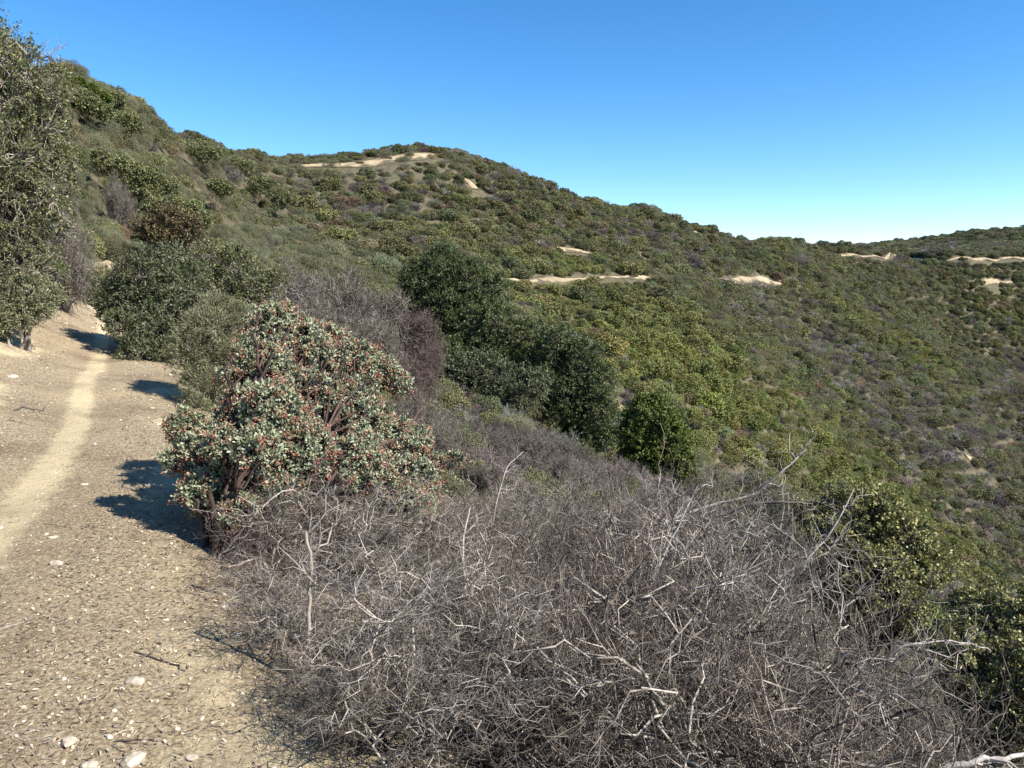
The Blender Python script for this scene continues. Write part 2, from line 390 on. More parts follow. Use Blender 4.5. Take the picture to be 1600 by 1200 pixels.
# cut banks and roads on the far slopes
cleared = []
def cut(name, pl, seed=0, r0=60):
    p = hits([(a, b) for a, b, w in pl], r0); w = np.array([q[2] for q in pl], float)
    seg = np.linalg.norm(np.diff(p[:, :2], axis=0), axis=1); L = np.concatenate(([0], np.cumsum(seg)))
    n = max(int(L[-1] / .3), 12); s = np.linspace(0, L[-1], n)
    x = np.interp(s, L, p[:, 0]); y = np.interp(s, L, p[:, 1]); ww = np.interp(s, L, w)
    ww = ww * .46 * (.3 + 1.3 * vnoise(s / 4.5, s * 0, 60 + seed)); ww[0] = ww[-1] = .1
    tx, ty_ = np.gradient(x), np.gradient(y); l = np.hypot(tx, ty_) + 1e-9; nxx, nyy = -ty_ / l, tx / l
    k = np.linspace(-.5, .5, 15); jit = (vnoise(s / 6, s * 0 + 9, seed) - .5) * ww * .5
    X = x[:, None] + nxx[:, None] * (k * ww[:, None] + jit[:, None]); Y = y[:, None] + nyy[:, None] * (k * ww[:, None] + jit[:, None])
    v = np.stack((X, Y, H(X, Y) + .05 + .22 * np.cos(k * math.pi)[None] * (.4 + fbm(X, Y, .9, 3, 5))), -1).reshape(-1, 3); i = np.arange(len(v)).reshape(X.shape)
    f = np.stack((i[:-1, :-1], i[:-1, 1:], i[1:, 1:], i[1:, :-1]), -1).reshape(-1, 4)
    z = np.zeros(len(v))
    link(name, mesh_np(name, v, f, M['ground'], True, None, {'bare': z, 'hill': z + 1, 'cut': sstep(.34, .66, fbm(v[:, 0], v[:, 1], 1.1, 4, 91) + .75 * np.tile(1 - (2 * np.abs(k)) ** 2.2, n) - .50) * .8}), kind='structure')
    cleared.append(np.stack((x, y, ww * .5), 1))
cut('road_cut', [(775, 438, 1.0), (830, 441, 1.4), (880, 440, 3.4), (925, 436, 3.0), (945, 434, .8), (962, 434, 2.8), (1000, 434, 4.2), (1018, 435, 3)], 1)
cut('road_cut', [(1125, 437, 1.), (1150, 437, 3.0), (1175, 437, 3.2), (1200, 438, 3.4), (1230, 441, 1)], 2)
cut('bare_scree', [(998, 396, 1.2), (1004, 408, 1.8), (1018, 422, 2.4), (1036, 432, 1.4)], 3)
cut('bare_patch', [(870, 389, 2), (880, 391, 3), (905, 393, 4), (925, 398, 2)], 4)
cut('bare_patch', [(724, 279, 2), (736, 287, 4), (746, 297, 3)], 5)
cut('bare_patch', [(1084, 362, 3), (1093, 368, 6), (1098, 372, 3)], 6)
cut('bare_ridge', [(470, 260, 2), (520, 259, 4), (570, 255, 5), (600, 248, 5), (640, 243, 4), (676, 242, 2)], 7)
cut('road_cut', [(1276, 391, 3), (1290, 396, 6), (1310, 399, 7), (1350, 401, 4), (1385, 405, 3), (1420, 404, 8), (1450, 406, 4), (1480, 408, 2), (1520, 406, 4), (1560, 405, 7), (1610, 407, 8)], 8, 150)
cut('bare_patch', [(1532, 441, 3), (1560, 440, 5), (1582, 441, 3)], 9, 150)
cut('bare_patch', [(1508, 712, 2), (1520, 718, 3), (1528, 724, 2)], 10)
cut('bare_patch', [(968, 632, 1), (974, 640, 3), (978, 652, 1)], 12, 45)
cut('cut_bank', [(130, 432, 1.5), (165, 425, 2.6), (190, 414, 2)], 13, 22)
# ------------------------------------------------------------------ plant builders
def thing(name, label, cat, loc, group=None):
    o = link(name, None, None, label, cat, group); o.location = [float(q) for q in loc]; return o
def crown_tree(name, label, cat, base, lobes, leaf, lsize, per, mat_leaf, mat_wood, seed, trunk_r=.06, tips=120, twig=.35, group=None,
               bare=.0, up=.35, berries=0, leafhex=False, stems=1, lspread=.7, wood_name='trunk', twig_r=.0025):
    """lobes: (centre, radius) list in world space. limbs run from the base to every lobe, twigs fill it, leaves sit on the twigs"""
    rng = np.random.default_rng(seed); base = np.asarray(base, float)
    W = Acc(); Lf = Acc(); Br = Acc()
    C = np.array([np.asarray(c) - base for c, r in lobes]); R = np.array([r for c, r in lobes]); nl = len(C)
    st = np.zeros((nl, 3)); st[:, :2] = rng.normal(size=(nl, 2)) * trunk_r * (1.2 if stems > 1 else .3); st[:, 2] = -.12
    lp = paths(rng, st, C, 9, .10, .06)
    k = np.linspace(0, 1, 9)[None]; w = (1 - k) ** 1.2
    lp[:, :, :2] *= (1 - .35 * np.sin(k * math.pi) * (1 if stems == 1 else .4))[..., None]
    rad = trunk_r * (w * .9 + .06) * (R / R.max())[:, None] ** .5
    W.tube(lp, rad, 6, rng.random(nl))
    for i in range(nl):
        n2 = max(int(tips * (R[i] / R.mean()) ** 2 / 9), 5); n3 = max(int(tips * (R[i] / R.mean()) ** 2), 14)
        a = lp[i, rng.integers(5, 9, n2)]
        b = C[i] + rnd_dir(rng, n2, up) * R[i] * rng.uniform(.45, .75, (n2, 1))
        P2 = paths(rng, a, b, 6, .22, .05); kk = np.linspace(0, 1, 6)[None]
        W.tube(P2, (trunk_r * .16 * (1 - kk) + twig_r * 1.6) * np.ones((n2, 1)), 4, rng.random(n2))
        D = rnd_dir(rng, n3, up); lump = .72 + .5 * vnoise(D[:, 0] * 2.3 + 5 * i, D[:, 1] * 2.3 + D[:, 2] * 1.7, seed)
        E = C[i] + D * R[i] * (lump * rng.uniform(.62, 1.04, n3))[:, None]
        cand = P2[:, 2:].reshape(-1, 3)
        near = np.argmin(((E[:, None] - cand[None]) ** 2).sum(-1) + rng.random((n3, len(cand))) * (R[i] * .3) ** 2, 1)
        A0 = cand[near]; P3 = paths(rng, A0, E, 5, .18, .0)
        W.tube(P3, (np.linspace(1.6, .7, 5)[None] * twig_r) * np.ones((n3, 1)), 3, rng.random(n3))
        live = rng.random(n3) > bare
        P3l = P3[live]; Dl = D[live]; m = len(P3l)
        if m == 0: continue
        t = rng.uniform(.35, 1.0, (m, per)); 
        seg = np.linalg.norm(P3l[:, -1] - P3l[:, 0], axis=1)[:, None]
        t = 1 - (1 - t) * np.minimum(1, twig / np.maximum(seg, 1e-3))
        f = t * 4; i0 = np.minimum(f.astype(int), 3); fr = (f - i0)[..., None]
        rows = np.arange(m)[:, None]
        pos = P3l[rows, i0] * (1 - fr) + P3l[rows, i0 + 1] * fr
        pos = pos.reshape(-1, 3); out = np.repeat(Dl, per, 0)
        td_ = np.repeat(unit(P3l[:, -1] - P3l[:, -2]), per, 0)
        pos = pos + rng.normal(size=pos.shape) * lsize * .45
        d = unit(td_ * .5 + out * .4 + rng.normal(size=pos.shape) * lspread + np.array([0, 0, .25]))
        v, fa, at_ = leaves(rng, pos, d, out + np.array([0, 0, .4]), lsize, lsize * leaf, leafhex)
        Lf.add(v, fa, at_)
        if berries:
            nb = rng.choice(m, max(int(m * berries), 1), replace=False)
            c0 = P3l[nb, -1] + Dl[nb] * .012; q = 11
            cpos = np.repeat(c0, q, 0) + rng.normal(size=(len(nb) * q, 3)) * np.array([.017, .017, .013]) + np.array([0, 0, -.008])
            s = rng.uniform(.0042, .0068, len(cpos))[:, None, None]
            ov = np.array([[1, 0, 0], [0, 1, 0], [-1, 0, 0], [0, -1, 0], [0, 0, 1], [0, 0, -1]], float)
            of = np.array([[0, 1, 4], [1, 2, 4], [2, 3, 4], [3, 0, 4], [1, 0, 5], [2, 1, 5], [3, 2, 5], [0, 3, 5]])
            bv = (cpos[:, None] + ov[None] * s).reshape(-1, 3); bf = (np.arange(len(cpos))[:, None, None] * 6 + of[None]).reshape(-1, 3)
            Br.add(bv, bf, np.repeat(rng.random(len(cpos)), 8))
    t = thing(name, label, cat, base, group)
    link(wood_name, W.mesh(wood_name, mat_wood, True), t)
    if Lf.n: link('foliage', Lf.mesh('foliage', mat_leaf), t)
    if Br.n: link('berries', Br.mesh('berries', M['berry'], True), t)
    return t
def spawn(rng, P, k, L, m, bend, perp=.8, up=.1, t0=.15, taper=.4):
    n, mm, _ = P.shape; t = rng.uniform(t0, 1, (n, k)); f = t * (mm - 1); i0 = np.minimum(f.astype(int), mm - 2); fr = (f - i0)[..., None]
    rows = np.arange(n)[:, None]; A = (P[rows, i0] * (1 - fr) + P[rows, i0 + 1] * fr).reshape(-1, 3)
    T = unit(P[rows, i0 + 1] - P[rows, i0]).reshape(-1, 3)
    q = unit(np.cross(T, rng.normal(size=T.shape)))
    D = unit(T * .6 + q * perp * rng.uniform(.5, 1.4, (len(T), 1)) + np.array([0, 0, up]))
    ln = L * rng.uniform(.45, 1.25, len(T)) * (1 - taper * t.ravel())
    return paths(rng, A, A + D * ln[:, None], m, bend, rng.uniform(-.05, .1))
def brush_mesh(name, seed, mats, nst=13, h=1.0, tilt=.9, k=(8, 9, 4), r=(.014, .0058, .0026, .0014), L=(.78, .42, .17), bend=.27):
    """unit-high leafless shrub; two material slots merged as one mesh of stems and twigs"""
    rng = np.random.default_rng(seed); W = Acc(); T = Acc()
    a = np.zeros((nst, 3)); a[:, :2] = rng.normal(size=(nst, 2)) * .07; a[:, 2] = -.05
    ph = rng.uniform(0, 2 * math.pi, nst); ti = np.sqrt(rng.random(nst)) * tilt
    b = np.stack((np.cos(ph) * np.sin(ti), np.sin(ph) * np.sin(ti), np.cos(ti) * .95 + .06), 1) * h * rng.uniform(.72, 1.22, (nst, 1))
    P0 = paths(rng, a, b, 10, bend * .8, .07)
    W.tube(P0, np.linspace(1, .42, 10)[None] * r[0] * rng.uniform(.6, 1.25, (nst, 1)), 5, rng.random(nst))
    P1 = spawn(rng, P0, k[0], L[0] * h, 7, bend, .8, .12, .2); W.tube(P1, np.linspace(1, .5, 7)[None] * r[1] * rng.uniform(.7, 1.3, (len(P1), 1)), 4, rng.random(len(P1)) * .8 + .2)
    P2 = spawn(rng, P1, k[1], L[1] * h, 5, bend, .85, .08); T.tube(P2, np.linspace(1, .55, 5)[None] * r[2] * np.ones((len(P2), 1)), 3, rng.random(len(P2)) * .8)
    if k[2]:
        P3 = spawn(rng, P2, k[2], L[2] * h, 3, bend, .9, .05); T.tube(P3, np.linspace(1, .6, 3)[None] * r[3] * np.ones((len(P3), 1)), 3, rng.random(len(P3)) * .7)
    return W.mesh('branches', mats[0], True), T.mesh('twigs', mats[1])
def place_brush(meshes, label, base, height, width, rot, group=None, name='bare_shrub', tilt=(0, 0)):
    t = thing(name, label, 'shrub', base, group); t.rotation_euler = (tilt[0], tilt[1], rot); t.scale = (width, width, height)
    link('branches', meshes[0], t); link('twigs', meshes[1], t); return t
def gpt(px, r, dz=0):
    a = azT(px, 600)[0]; x, y = r * math.sin(a), r * math.cos(a); return np.array((x, y, float(H(x, y)) + dz))
def lob(L, r):           # (px, py, radius in px[, range offset]) -> lobes
    o = []
    for q in L:
        rr = r + (q[3] if len(q) > 3 else 0); o.append((at(q[0], q[1], rr), q[2] * rr / F))
    return o
heroes = []              # (x, y, radius): nothing else is scattered here
def hero(p, r): heroes.append((p[0], p[1], r))

# ------------------------------------------------------------------ the manzanita with red berries
mb = hits([(352, 868)])[0]
crown_tree('manzanita_shrub', 'large manzanita with pale grey-green leaves and red berry clusters at the trail edge', 'manzanita', mb,
    lob([(425, 515, 40, .5), (412, 575, 52, .3), (478, 525, 34, .6), (500, 575, 52, .5), (560, 570, 45, .6), (600, 585, 30, .7), (455, 640, 70, .2), (535, 655, 68, .3),
         (600, 690, 50, .3), (645, 745, 52, .2), (575, 745, 58, 0), (385, 650, 48, 0), (290, 670, 34, -.1), (318, 700, 40, -.2), (345, 760, 52, -.35), (405, 740, 60, -.3),
         (490, 745, 58, -.1), (310, 770, 32, -.4), (625, 600, 20, .6), (655, 690, 24, .3), (715, 715, 10, .3), (690, 720, 14, .3), (660, 780, 30, .1), (630, 790, 44, -.1), (530, 790, 34, -.2), (355, 590, 18, .2),
         (445, 480 + 12, 20, .5), (520, 525, 22, .7), (270, 720, 18, -.2), (420, 640, 50, -.35), (470, 700, 52, -.4), (400, 700, 40, -.55), (440, 770, 45, -.5), (370, 800, 36, -.6), (560, 720, 45, -.3), (350, 700, 34, -.45)], 5.35),
    .5, .024, 25, M['manz_leaf'], M['wood_red'], 11, trunk_r=.042, tips=150, twig=.07, up=.25, berries=.42, leafhex=True, stems=3)
hero(mb + np.array([.8, .8, 0]), 1.5)
# ------------------------------------------------------------------ leafless brush below the trail
M['twig_pale'] = bark_mat('pale_twigs', (.07, .06, .05), (.45, .40, .35), 12); M['twig_brown'] = bark_mat('brown_twigs', (.045, .034, .028), (.26, .20, .16), 12)
mp_ = [(M['wood_grey'], M['twig_brown']), (M['wood_grey'], M['twig_pale']), (M['wood_dark'], M['wood_purple']), (M['wood_grey'], M['twig_brown']), (M['wood_grey'], M['wood_purple'])]
bm = [brush_mesh('b', s, mp_[s % 5], nst=nn, tilt=tl, k=kk) for s, nn, tl, kk in
      ((101, 14, 1.0, (7, 6, 4)), (102, 15, .8, (7, 6, 3)), (103, 13, 1.15, (7, 7, 3)), (104, 14, .9, (6, 7, 4)), (105, 11, .8, (7, 7, 3)))]
rng = np.random.default_rng(5)
rows_ = [(2.75, [(640, 1090), (800, 1010), (980, 990), (1160, 1000), (1340, 1130)]),
         (3.5, [(590, 990), (680, 940), (790, 910), (910, 900), (1040, 890), (1180, 920), (1310, 1020), (1420, 1080), (1530, 1150)]),
         (4.5, [(455, 870), (530, 850), (610, 830), (720, 820), (850, 805), (980, 810), (1100, 810), (1200, 860), (1320, 970)]),
         (5.8, [(560, 800), (680, 790), (800, 770), (920, 755), (1030, 775), (1130, 770)]),
         (7.4, [(740, 775), (840, 755), (950, 755), (1060, 775), (1150, 765)])]
bl = 'leafless grey-brown brush tangled with its neighbours in the thicket on the slope below the trail'
n = 0
for r, L in rows_:
    for px, py in L:
        px += rng.uniform(-15, 15); rr = r * rng.uniform(.95, 1.06); p = gpt(px, rr)
        T = azT(px, py + (26 if r > 4 else 8))[1]; h = np.clip((EYE + rr * T - p[2]) * (.92 if r < 4 else .85), .45, 2.6)
        wh = 'nearest the camera' if r < 3.6 else 'in the middle of the slope' if r < 5 else 'along its far upper edge'
        place_brush(bm[n % 5], 'leafless grey-brown brush of the thicket below the trail, ' + wh, p, h * 1.02, np.clip(h * rng.uniform(.8, 1.0), .6, 1.5), rng.uniform(0, 6.28), 'thicket below the trail, brush ' + wh); n += 1
# low dead brush creeping onto the bench edge
for px, py, h in ((430, 925, .28), (460, 1000, .3), (540, 1110, .3), (600, 1175, .3)):
    p = hits([(px, py)])[0]; place_brush(bm[(n * 3) % 5], 'low dead twiggy brush along the outer edge of the trail bench', p, h, h * 1.2, rng.uniform(0, 6.28), 'low dead brush along the bench edge'); n += 1
# single stems that stand out
def stem(name, label, pix, r0, r1, mat, seed, kids=(5, 4), L=(.4, .15), sub=0, part='twigs'):
    rng = np.random.default_rng(seed); P = np.array([at(*q) if len(q) == 3 else hits([q])[0] for q in pix]); base = P[0].copy(); P = P - base
    s = np.linspace(0, len(P) - 1, 14); ii = np.minimum(s.astype(int), len(P) - 2); fr = (s - ii)[:, None]
    Q = P[ii] * (1 - fr) + P[ii + 1] * fr; Q[1:-1] = (Q[:-2] + 2 * Q[1:-1] + Q[2:]) / 4; Q += rng.normal(size=Q.shape) * r0 * .35; Q = Q[None]
    W = Acc(); W.tube(Q, np.linspace(r0, r1, 14)[None], 7, np.array([.8])); T = Acc()
    P1 = spawn(rng, Q, kids[0], L[0], 6, .3, .9, .15, .25); T.tube(P1, np.linspace(1, .4, 6)[None] * r1 * .8 * np.ones((len(P1), 1)), 4, rng.random(len(P1)) * .4 + .5)
    P2 = spawn(rng, P1, kids[1], L[1], 4, .3); T.tube(P2, np.linspace(1, .5, 4)[None] * max(r1 * .35, .0012) * np.ones((len(P2), 1)), 3, rng.random(len(P2)) * .5 + .3)
    t = thing(name, label, 'dead branch', base); link('stem', W.mesh('stem', mat, True), t); link(part, T.mesh(part, mat), t)
stem('dead_snag', 'upright dead stem with peeling pale bark in front of the thicket at its left end', [(492, 1105, 3.15), (481, 990, 3.15), (487, 905, 3.17), (478, 828, 3.17)],   .010, .006, M['wood_purple'], 1, (7, 4), (.32, .14))
stem('dead_branch', 'pale arching dead branch rising to the right against the dark scrub oak', [(1150, 1000, 5.0), (1190, 915, 5.1), (1260, 880, 5.2), (1300, 830, 5.2), (1335, 765, 5.3)], .012, .004, M['twig_pale'], 2, (8, 5), (.45, .18))
stem('dead_branch', 'dark crooked dead branch reaching up to the right above the thicket', [(1010, 830, 5.6), (1100, 790, 5.7), (1180, 775, 5.8), (1225, 735, 5.8), (1262, 702, 5.9)], .014, .005, M['wood_grey'], 3, (9, 6), (.4, .18))
stem('dead_branch', 'dark nearly level dead branch pointing right over the scrub oak', [(1060, 850, 5.3), (1150, 790, 5.5), (1230, 782, 5.5), (1300, 785, 5.6)], .018, .005, M['wood_dark'], 4, (7, 5), (.35, .15))
stem('dead_branch', 'thin pale dead branch curving up in front of the grey gully brush', [(760, 860, 6.0), (775, 790, 6.0), (790, 730, 6.1), (818, 706, 6.2)], .007, .003, M['wood_grey'], 5, (5, 4), (.3, .12))
stem('dead_branch', 'bleached white dead branch lying in the bottom right corner', [(1470, 1205, 2.9), (1530, 1188, 2.95), (1580, 1185, 3.0), (1640, 1172, 3.1)], .012, .006, M['wood_pale'], 6, (6, 4), (.25, .1))
stem('dead_branch', 'pale forked dead branch hanging in front of the berry manzanita', [(352, 862, 4.5), (400, 800, 4.4), (450, 757, 4.5), (500, 790, 4.6), (520, 815, 4.6)], .005, .0025, M['twig_pale'], 7, (8, 4), (.28, .12))
stem('dead_branch', 'long pale dead branch arching low over the right of the thicket', [(1330, 1090, 3.9), (1400, 1010, 3.9), (1480, 1000, 4.0), (1545, 1012, 4.1)], .008, .003, M['twig_pale'], 8, (7, 4), (.3, .12))
stem('dead_branch', 'stout pale dead branch slanting through the middle of the thicket', [(960, 1010, 4.0), (1010, 930, 4.1), (1045, 850, 4.2), (1090, 760, 4.3)], .010, .004, M['twig_pale'], 9, (8, 5), (.35, .15))
stem('dead_branch', 'forked grey dead branch standing in the thicket right of the upright pale stem', [(700, 1010, 3.8), (740, 930, 3.9), (720, 860, 4.0), (735, 790, 4.1)], .009, .004, M['wood_grey'], 10, (9, 5), (.35, .15))
# ------------------------------------------------------------------ scrub oaks low on the right
r = 5.7; p = gpt(1370, r)
crown_tree('scrub_oak', 'scrub oak with yellow-green leaves standing right of the leafless thicket', 'scrub oak', p,
    lob([(1350, 815, 62), (1400, 850, 60), (1300, 850, 48, -.2), (1440, 890, 48), (1270, 800, 30, .2), (1365, 900, 60, -.3), (1420, 950, 40, -.1), (1320, 930, 50, -.2), (1380, 790, 28)], r),
    .62, .024, 15, M['yellow_leaf'], M['wood_dark'], 21, trunk_r=.045, tips=260, twig=.22, bare=.2, twig_r=.002)
hero(p, 1.4)
r = 4.2; p = gpt(1560, r)
crown_tree('scrub_oak', 'scrub oak with small dull green leaves in the lower right corner', 'scrub oak', p,
    lob([(1530, 960, 50, .5), (1580, 1000, 60, .3), (1510, 1040, 60), (1570, 1090, 70), (1630, 1050, 60), (1480, 1000, 34, .3), (1600, 1150, 60), (1640, 960, 50, .4)], r),
    .62, .019, 16, M['yellow_leaf'], M['wood_dark'], 22, trunk_r=.03, tips=250, twig=.2, bare=.28, twig_r=.0018)
# ------------------------------------------------------------------ big scrub oak on the bank at the left
r = float(np.hypot(*hits([(15, 533)])[0][:2])); p = gpt(8, r); print('LEFT OAK RANGE', r)
crown_tree('scrub_oak', 'tall scrub oak hanging over the bank at the left edge of the view', 'scrub oak', p,
    lob([(10, 95, 48), (55, 140, 52), (0, 180, 70), (75, 210, 44), (20, 260, 75), (70, 290, 48), (10, 350, 75), (55, 380, 48), (5, 440, 62), (45, 455, 36), (-60, 200, 90, .4), (-60, 350, 90, .4), (-70, 60, 70), (-60, 460, 70), (85, 330, 36), (95, 260, 30), (85, 160, 34), (35, 320, 60, -.4), (10, 250, 60, -.4), (20, 420, 50, -.4), (40, 490, 30, -.4), (5, 495, 36, -.3), (70, 430, 34, -.2)], r),
    .6, .042, 13, M['scrub_leaf'], M['wood_grey'], 23, trunk_r=.05, tips=270, twig=.34, bare=.3, twig_r=.003)
stem('oak_sprig', 'thin leafless sprig sticking out against the sky above the left bank', [(20, 130, r), (45, 98, r), (70, 84, r), (100, 74, r)], .008, .004, M['wood_grey'], 12, (9, 5), (.35, .14))
hero(p, 1.6)
# ------------------------------------------------------------------ bushes beside the trail
def bush(name, label, px, r, L, mat, wmat, seed, leaf=.5, ls=.035, per=10, tips=200, bare=.05, tr=.04, up=.3, cat='shrub', group=None, base_dz=0, hr=None, spread=.7, twig=.3, tw=.0022):
    p = gpt(px, r, base_dz); Lb = lob(L, r)
    crown_tree(name, label, cat, p, Lb, leaf, ls, per, mat, wmat, seed, trunk_r=tr, tips=tips, bare=bare, up=up, group=group, stems=3, twig=twig, lspread=spread, wood_name='branches', twig_r=tw)
    hero(p, hr if hr else max(q[1] for q in Lb) * 1.4)
bush('chamise_bush', 'feathery olive-green chamise bush behind the berry manzanita', 325, 10.5, [(325, 520, 42), (360, 510, 40, .2), (300, 560, 42), (345, 570, 50), (375, 570, 34), (320, 610, 38, -.3), (360, 625, 32, -.2), (310, 530, 30), (312, 590, 26, -.2), (340, 490, 30, .2), (310, 640, 24, -.5)],
     M['cham_leaf'], M['wood_grey'], 31, .17, .045, 16, 330, .02, .03, .55, spread=.35, twig=.5, tw=.002)
bush('evergreen_shrub', 'dark green dense shrub right where the trail leaves sight', 240, 15.5, [(230, 440, 50), (200, 480, 42), (260, 420, 42, .4), (270, 480, 50), (235, 520, 42, -.4), (290, 440, 40, .5), (180, 450, 26, .6), (300, 500, 34), (215, 555, 32, -.8), (255, 560, 32, -.8), (190, 510, 28, -.5), (285, 545, 30, -.8), (170, 480, 22)],
     M['dull_leaf'], M['wood_grey'], 32, .5, .05, 12, 330, .08, tw=.003)
bush('evergreen_shrub', 'dull green twiggy shrub behind the feathery chamise', 350, 19, [(330, 410, 36), (370, 420, 40), (400, 450, 36), (320, 450, 34), (380, 480, 40), (430, 440, 24)],
     M['scrub_leaf'], M['wood_grey'], 33, .5, .055, 11, 280, .15, tw=.003)
bush('low_shrub', 'low dark green shrub at the far end of the visible trail', 125, 22.5, [(120, 455, 22), (150, 450, 20), (95, 450, 18), (165, 470, 18), (130, 475, 14)],
     M['dull_leaf'], M['wood_grey'], 34, .5, .05, 10, 160, .08, tw=.003)
bush('low_shrub', 'olive chamise clump at the foot of the left scrub oak', 40, r - .5, [(40, 465, 30), (12, 485, 34), (66, 480, 22), (-10, 500, 30), (40, 495, 20), (80, 460, 18)], M['cham_leaf'], M['wood_grey'], 35, .3, .05, 12, 200, .05, tw=.0025)
bush('rounded_manzanita', 'rust-tinged rounded manzanita on the left hillside', 262, 36, [(262, 345, 28), (235, 360, 24), (290, 355, 26), (255, 370, 30), (300, 370, 18)],
     leaf_mat('rusty_leaf', [(0, (.07, .055, .02)), (.5, (.13, .10, .045)), (1, (.20, .14, .07))]), M['wood_dark'], 36, .6, .10, 10, 190, .0, tw=.006)
M['sage'] = leaf_mat('sage_leaf', [(0, (.09, .10, .038)), (.5, (.17, .18, .07)), (1, (.25, .25, .11))])
bush('rounded_manzanita', 'broad bright olive manzanita sprawling across the left hillside', 225, 45, [(160, 252, 16), (190, 262, 18), (215, 275, 20), (240, 285, 18), (230, 300, 18), (200, 285, 16), (265, 290, 14), (250, 305, 14)],
     M['sage'], M['wood_dark'], 37, .6, .11, 10, 210, .0, tw=.006, hr=2.4)
for a_, b_, r_, w_ in ((320, 236, 72, 12), (372, 256, 84, 12), (410, 285, 80, 11), (440, 305, 78, 11), (200, 190, 56, 10), (180, 152, 60, 8), (345, 290, 66, 10), (500, 300, 95, 10)):
    bush('rounded_manzanita', 'small olive rounded manzanita high on the upper left hillside', a_, r_, [(a_, b_, w_), (a_ + w_ * 1.3, b_ + 5, w_), (a_ - w_ * 1.2, b_ + 1, w_ * .9), (a_, b_ + w_ * .8, w_)], M['sage'], M['wood_dark'], 500 + a_, .6, .13, 10, 130, .0, tw=.007, group='small olive manzanitas on the upper left hillside')
bush('rounded_manzanita', 'olive manzanita above the rust-tinged one on the left hillside', 290, 41, [(240, 325, 16), (270, 322, 16), (300, 330, 16), (318, 345, 13)], M['sage'], M['wood_dark'], 38, .6, .11, 10, 200, .0, tw=.006)
bush('rounded_manzanita', 'olive manzanita high beside the tall left scrub oak', 135, 52, [(110, 150, 11), (125, 158, 13), (145, 168, 14), (165, 178, 11)], M['sage'], M['wood_dark'], 39, .6, .13, 10, 180, .0, tw=.007)
bush('laurel_patch', 'bright green sprawling shrub near the top of the left ridge', 140, 56, [(105, 124, 7), (125, 132, 8), (145, 142, 8), (165, 154, 7), (112, 134, 7)], M['green_leaf'], M['wood_dark'], 40, .6, .13, 10, 200, .0, tw=.007)
# ------------------------------------------------------------------ trees in the gully
def tree(label, px, r, L, mat, seed, ls=.115, tips=260, per=17, name='oak_tree', bare=0., group=None):
    p = gpt(px, r); Lb = [(c_, q_ * 1.14) for c_, q_ in lob(L, r)]
    crown_tree(name, label, 'tree', p, Lb, .6, ls, per, mat, M['wood_dark'], seed, trunk_r=.16, tips=tips, bare=bare, group=group, twig=.7, twig_r=.007); hero(p, 3.2)
tree('tallest dark green oak in the gully, topmost of the row of oaks', 690, 48, [(690, 415, 34), (655, 440, 34), (730, 440, 36), (690, 470, 46), (640, 470, 26), (755, 480, 36), (700, 520, 40), (660, 500, 28), (775, 450, 22)], M['oak_leaf'], 51, tips=330)
tree('spreading mid-green oak just below the tallest oak', 770, 45, [(740, 510, 34, 1), (780, 505, 36), (820, 530, 34), (760, 550, 40), (800, 570, 40), (720, 560, 34), (745, 590, 36), (690, 555, 34), (655, 540, 28), (830, 570, 30)], M['mid_leaf'], 52, tips=300)
tree('silvery grey-green oak with bare lower twigs in the middle of the gully', 760, 41, [(735, 590, 42), (775, 595, 42), (820, 610, 38), (700, 585, 36), (685, 615, 28), (760, 645, 36), (800, 660, 32), (725, 635, 30), (840, 600, 26)], leaf_mat('silver_leaf', [(0, (.05, .062, .026)), (.5, (.10, .118, .055)), (1, (.17, .185, .10))]), 53, tips=260, bare=.25)
tree('dark green oak between the silvery oak and the bright green one', 895, 43, [(870, 540, 32), (905, 560, 36), (850, 580, 34), (930, 600, 36), (885, 610, 44), (930, 650, 38), (870, 655, 36), (905, 690, 36), (950, 690, 26)], M['oak_leaf'], 54, tips=320)
tree('bright green conical tree at the right end of the row of oaks', 1025, 37, [(1000, 660, 30), (1045, 685, 32), (1070, 745, 26), (1025, 630, 18), (1010, 645, 26), (1035, 660, 28), (995, 680, 30), (1050, 700, 30), (1020, 710, 36), (985, 720, 24), (1065, 722, 20), (1020, 745, 32)], M['green_leaf'], 55, tips=300, name='bay_tree')
# leafless purple-grey thicket and red-brown brush left of the oaks
gm = [brush_mesh('g', s, (M['wood_purple'], M['wood_purple']), nst=18, tilt=.95, k=(9, 10, 5), r=(.012, .006, .0045, .0032), L=(.5, .32, .16), bend=.2) for s in (201, 202, 203)]
rm = brush_mesh('r', 204, (M['wood_dark'], bark_mat('rust_twig', (.07, .048, .042), (.23, .17, .145), 8)), nst=18, tilt=.95, k=(9, 10, 5), r=(.012, .006, .0045, .0032), L=(.5, .32, .16), bend=.4)
n = 0
for px, py, r in ((450, 440, 30), (480, 420, 32), (515, 425, 33), (545, 450, 34), (575, 455, 35), (600, 470, 35), (500, 470, 28), (545, 490, 29), (585, 500, 30), (465, 480, 26), (430, 470, 25)):
    p = gpt(px, r); h = np.clip(EYE + r * azT(px, py + 24)[1] - p[2], 1.2, 3.2)
    place_brush(gm[n % 3], 'leafless purple-grey shrub in the soft thicket left of the tallest oak', p, h, h * .75, n * 1.3, 'purple-grey thicket left of the oaks'); hero(p, 1.2); n += 1
for px, py, r in ((640, 505, 35), (655, 555, 32), (625, 585, 29)):
    p = gpt(px, r); h = np.clip(EYE + r * azT(px, py)[1] - p[2], 1.4, 4)
    place_brush(rm, 'leafless red-brown shrub against the dark foot of the tallest oak', p, h, h * .6, n * 1.3, 'red-brown shrubs at the foot of the tallest oak'); hero(p, 1.2); n += 1
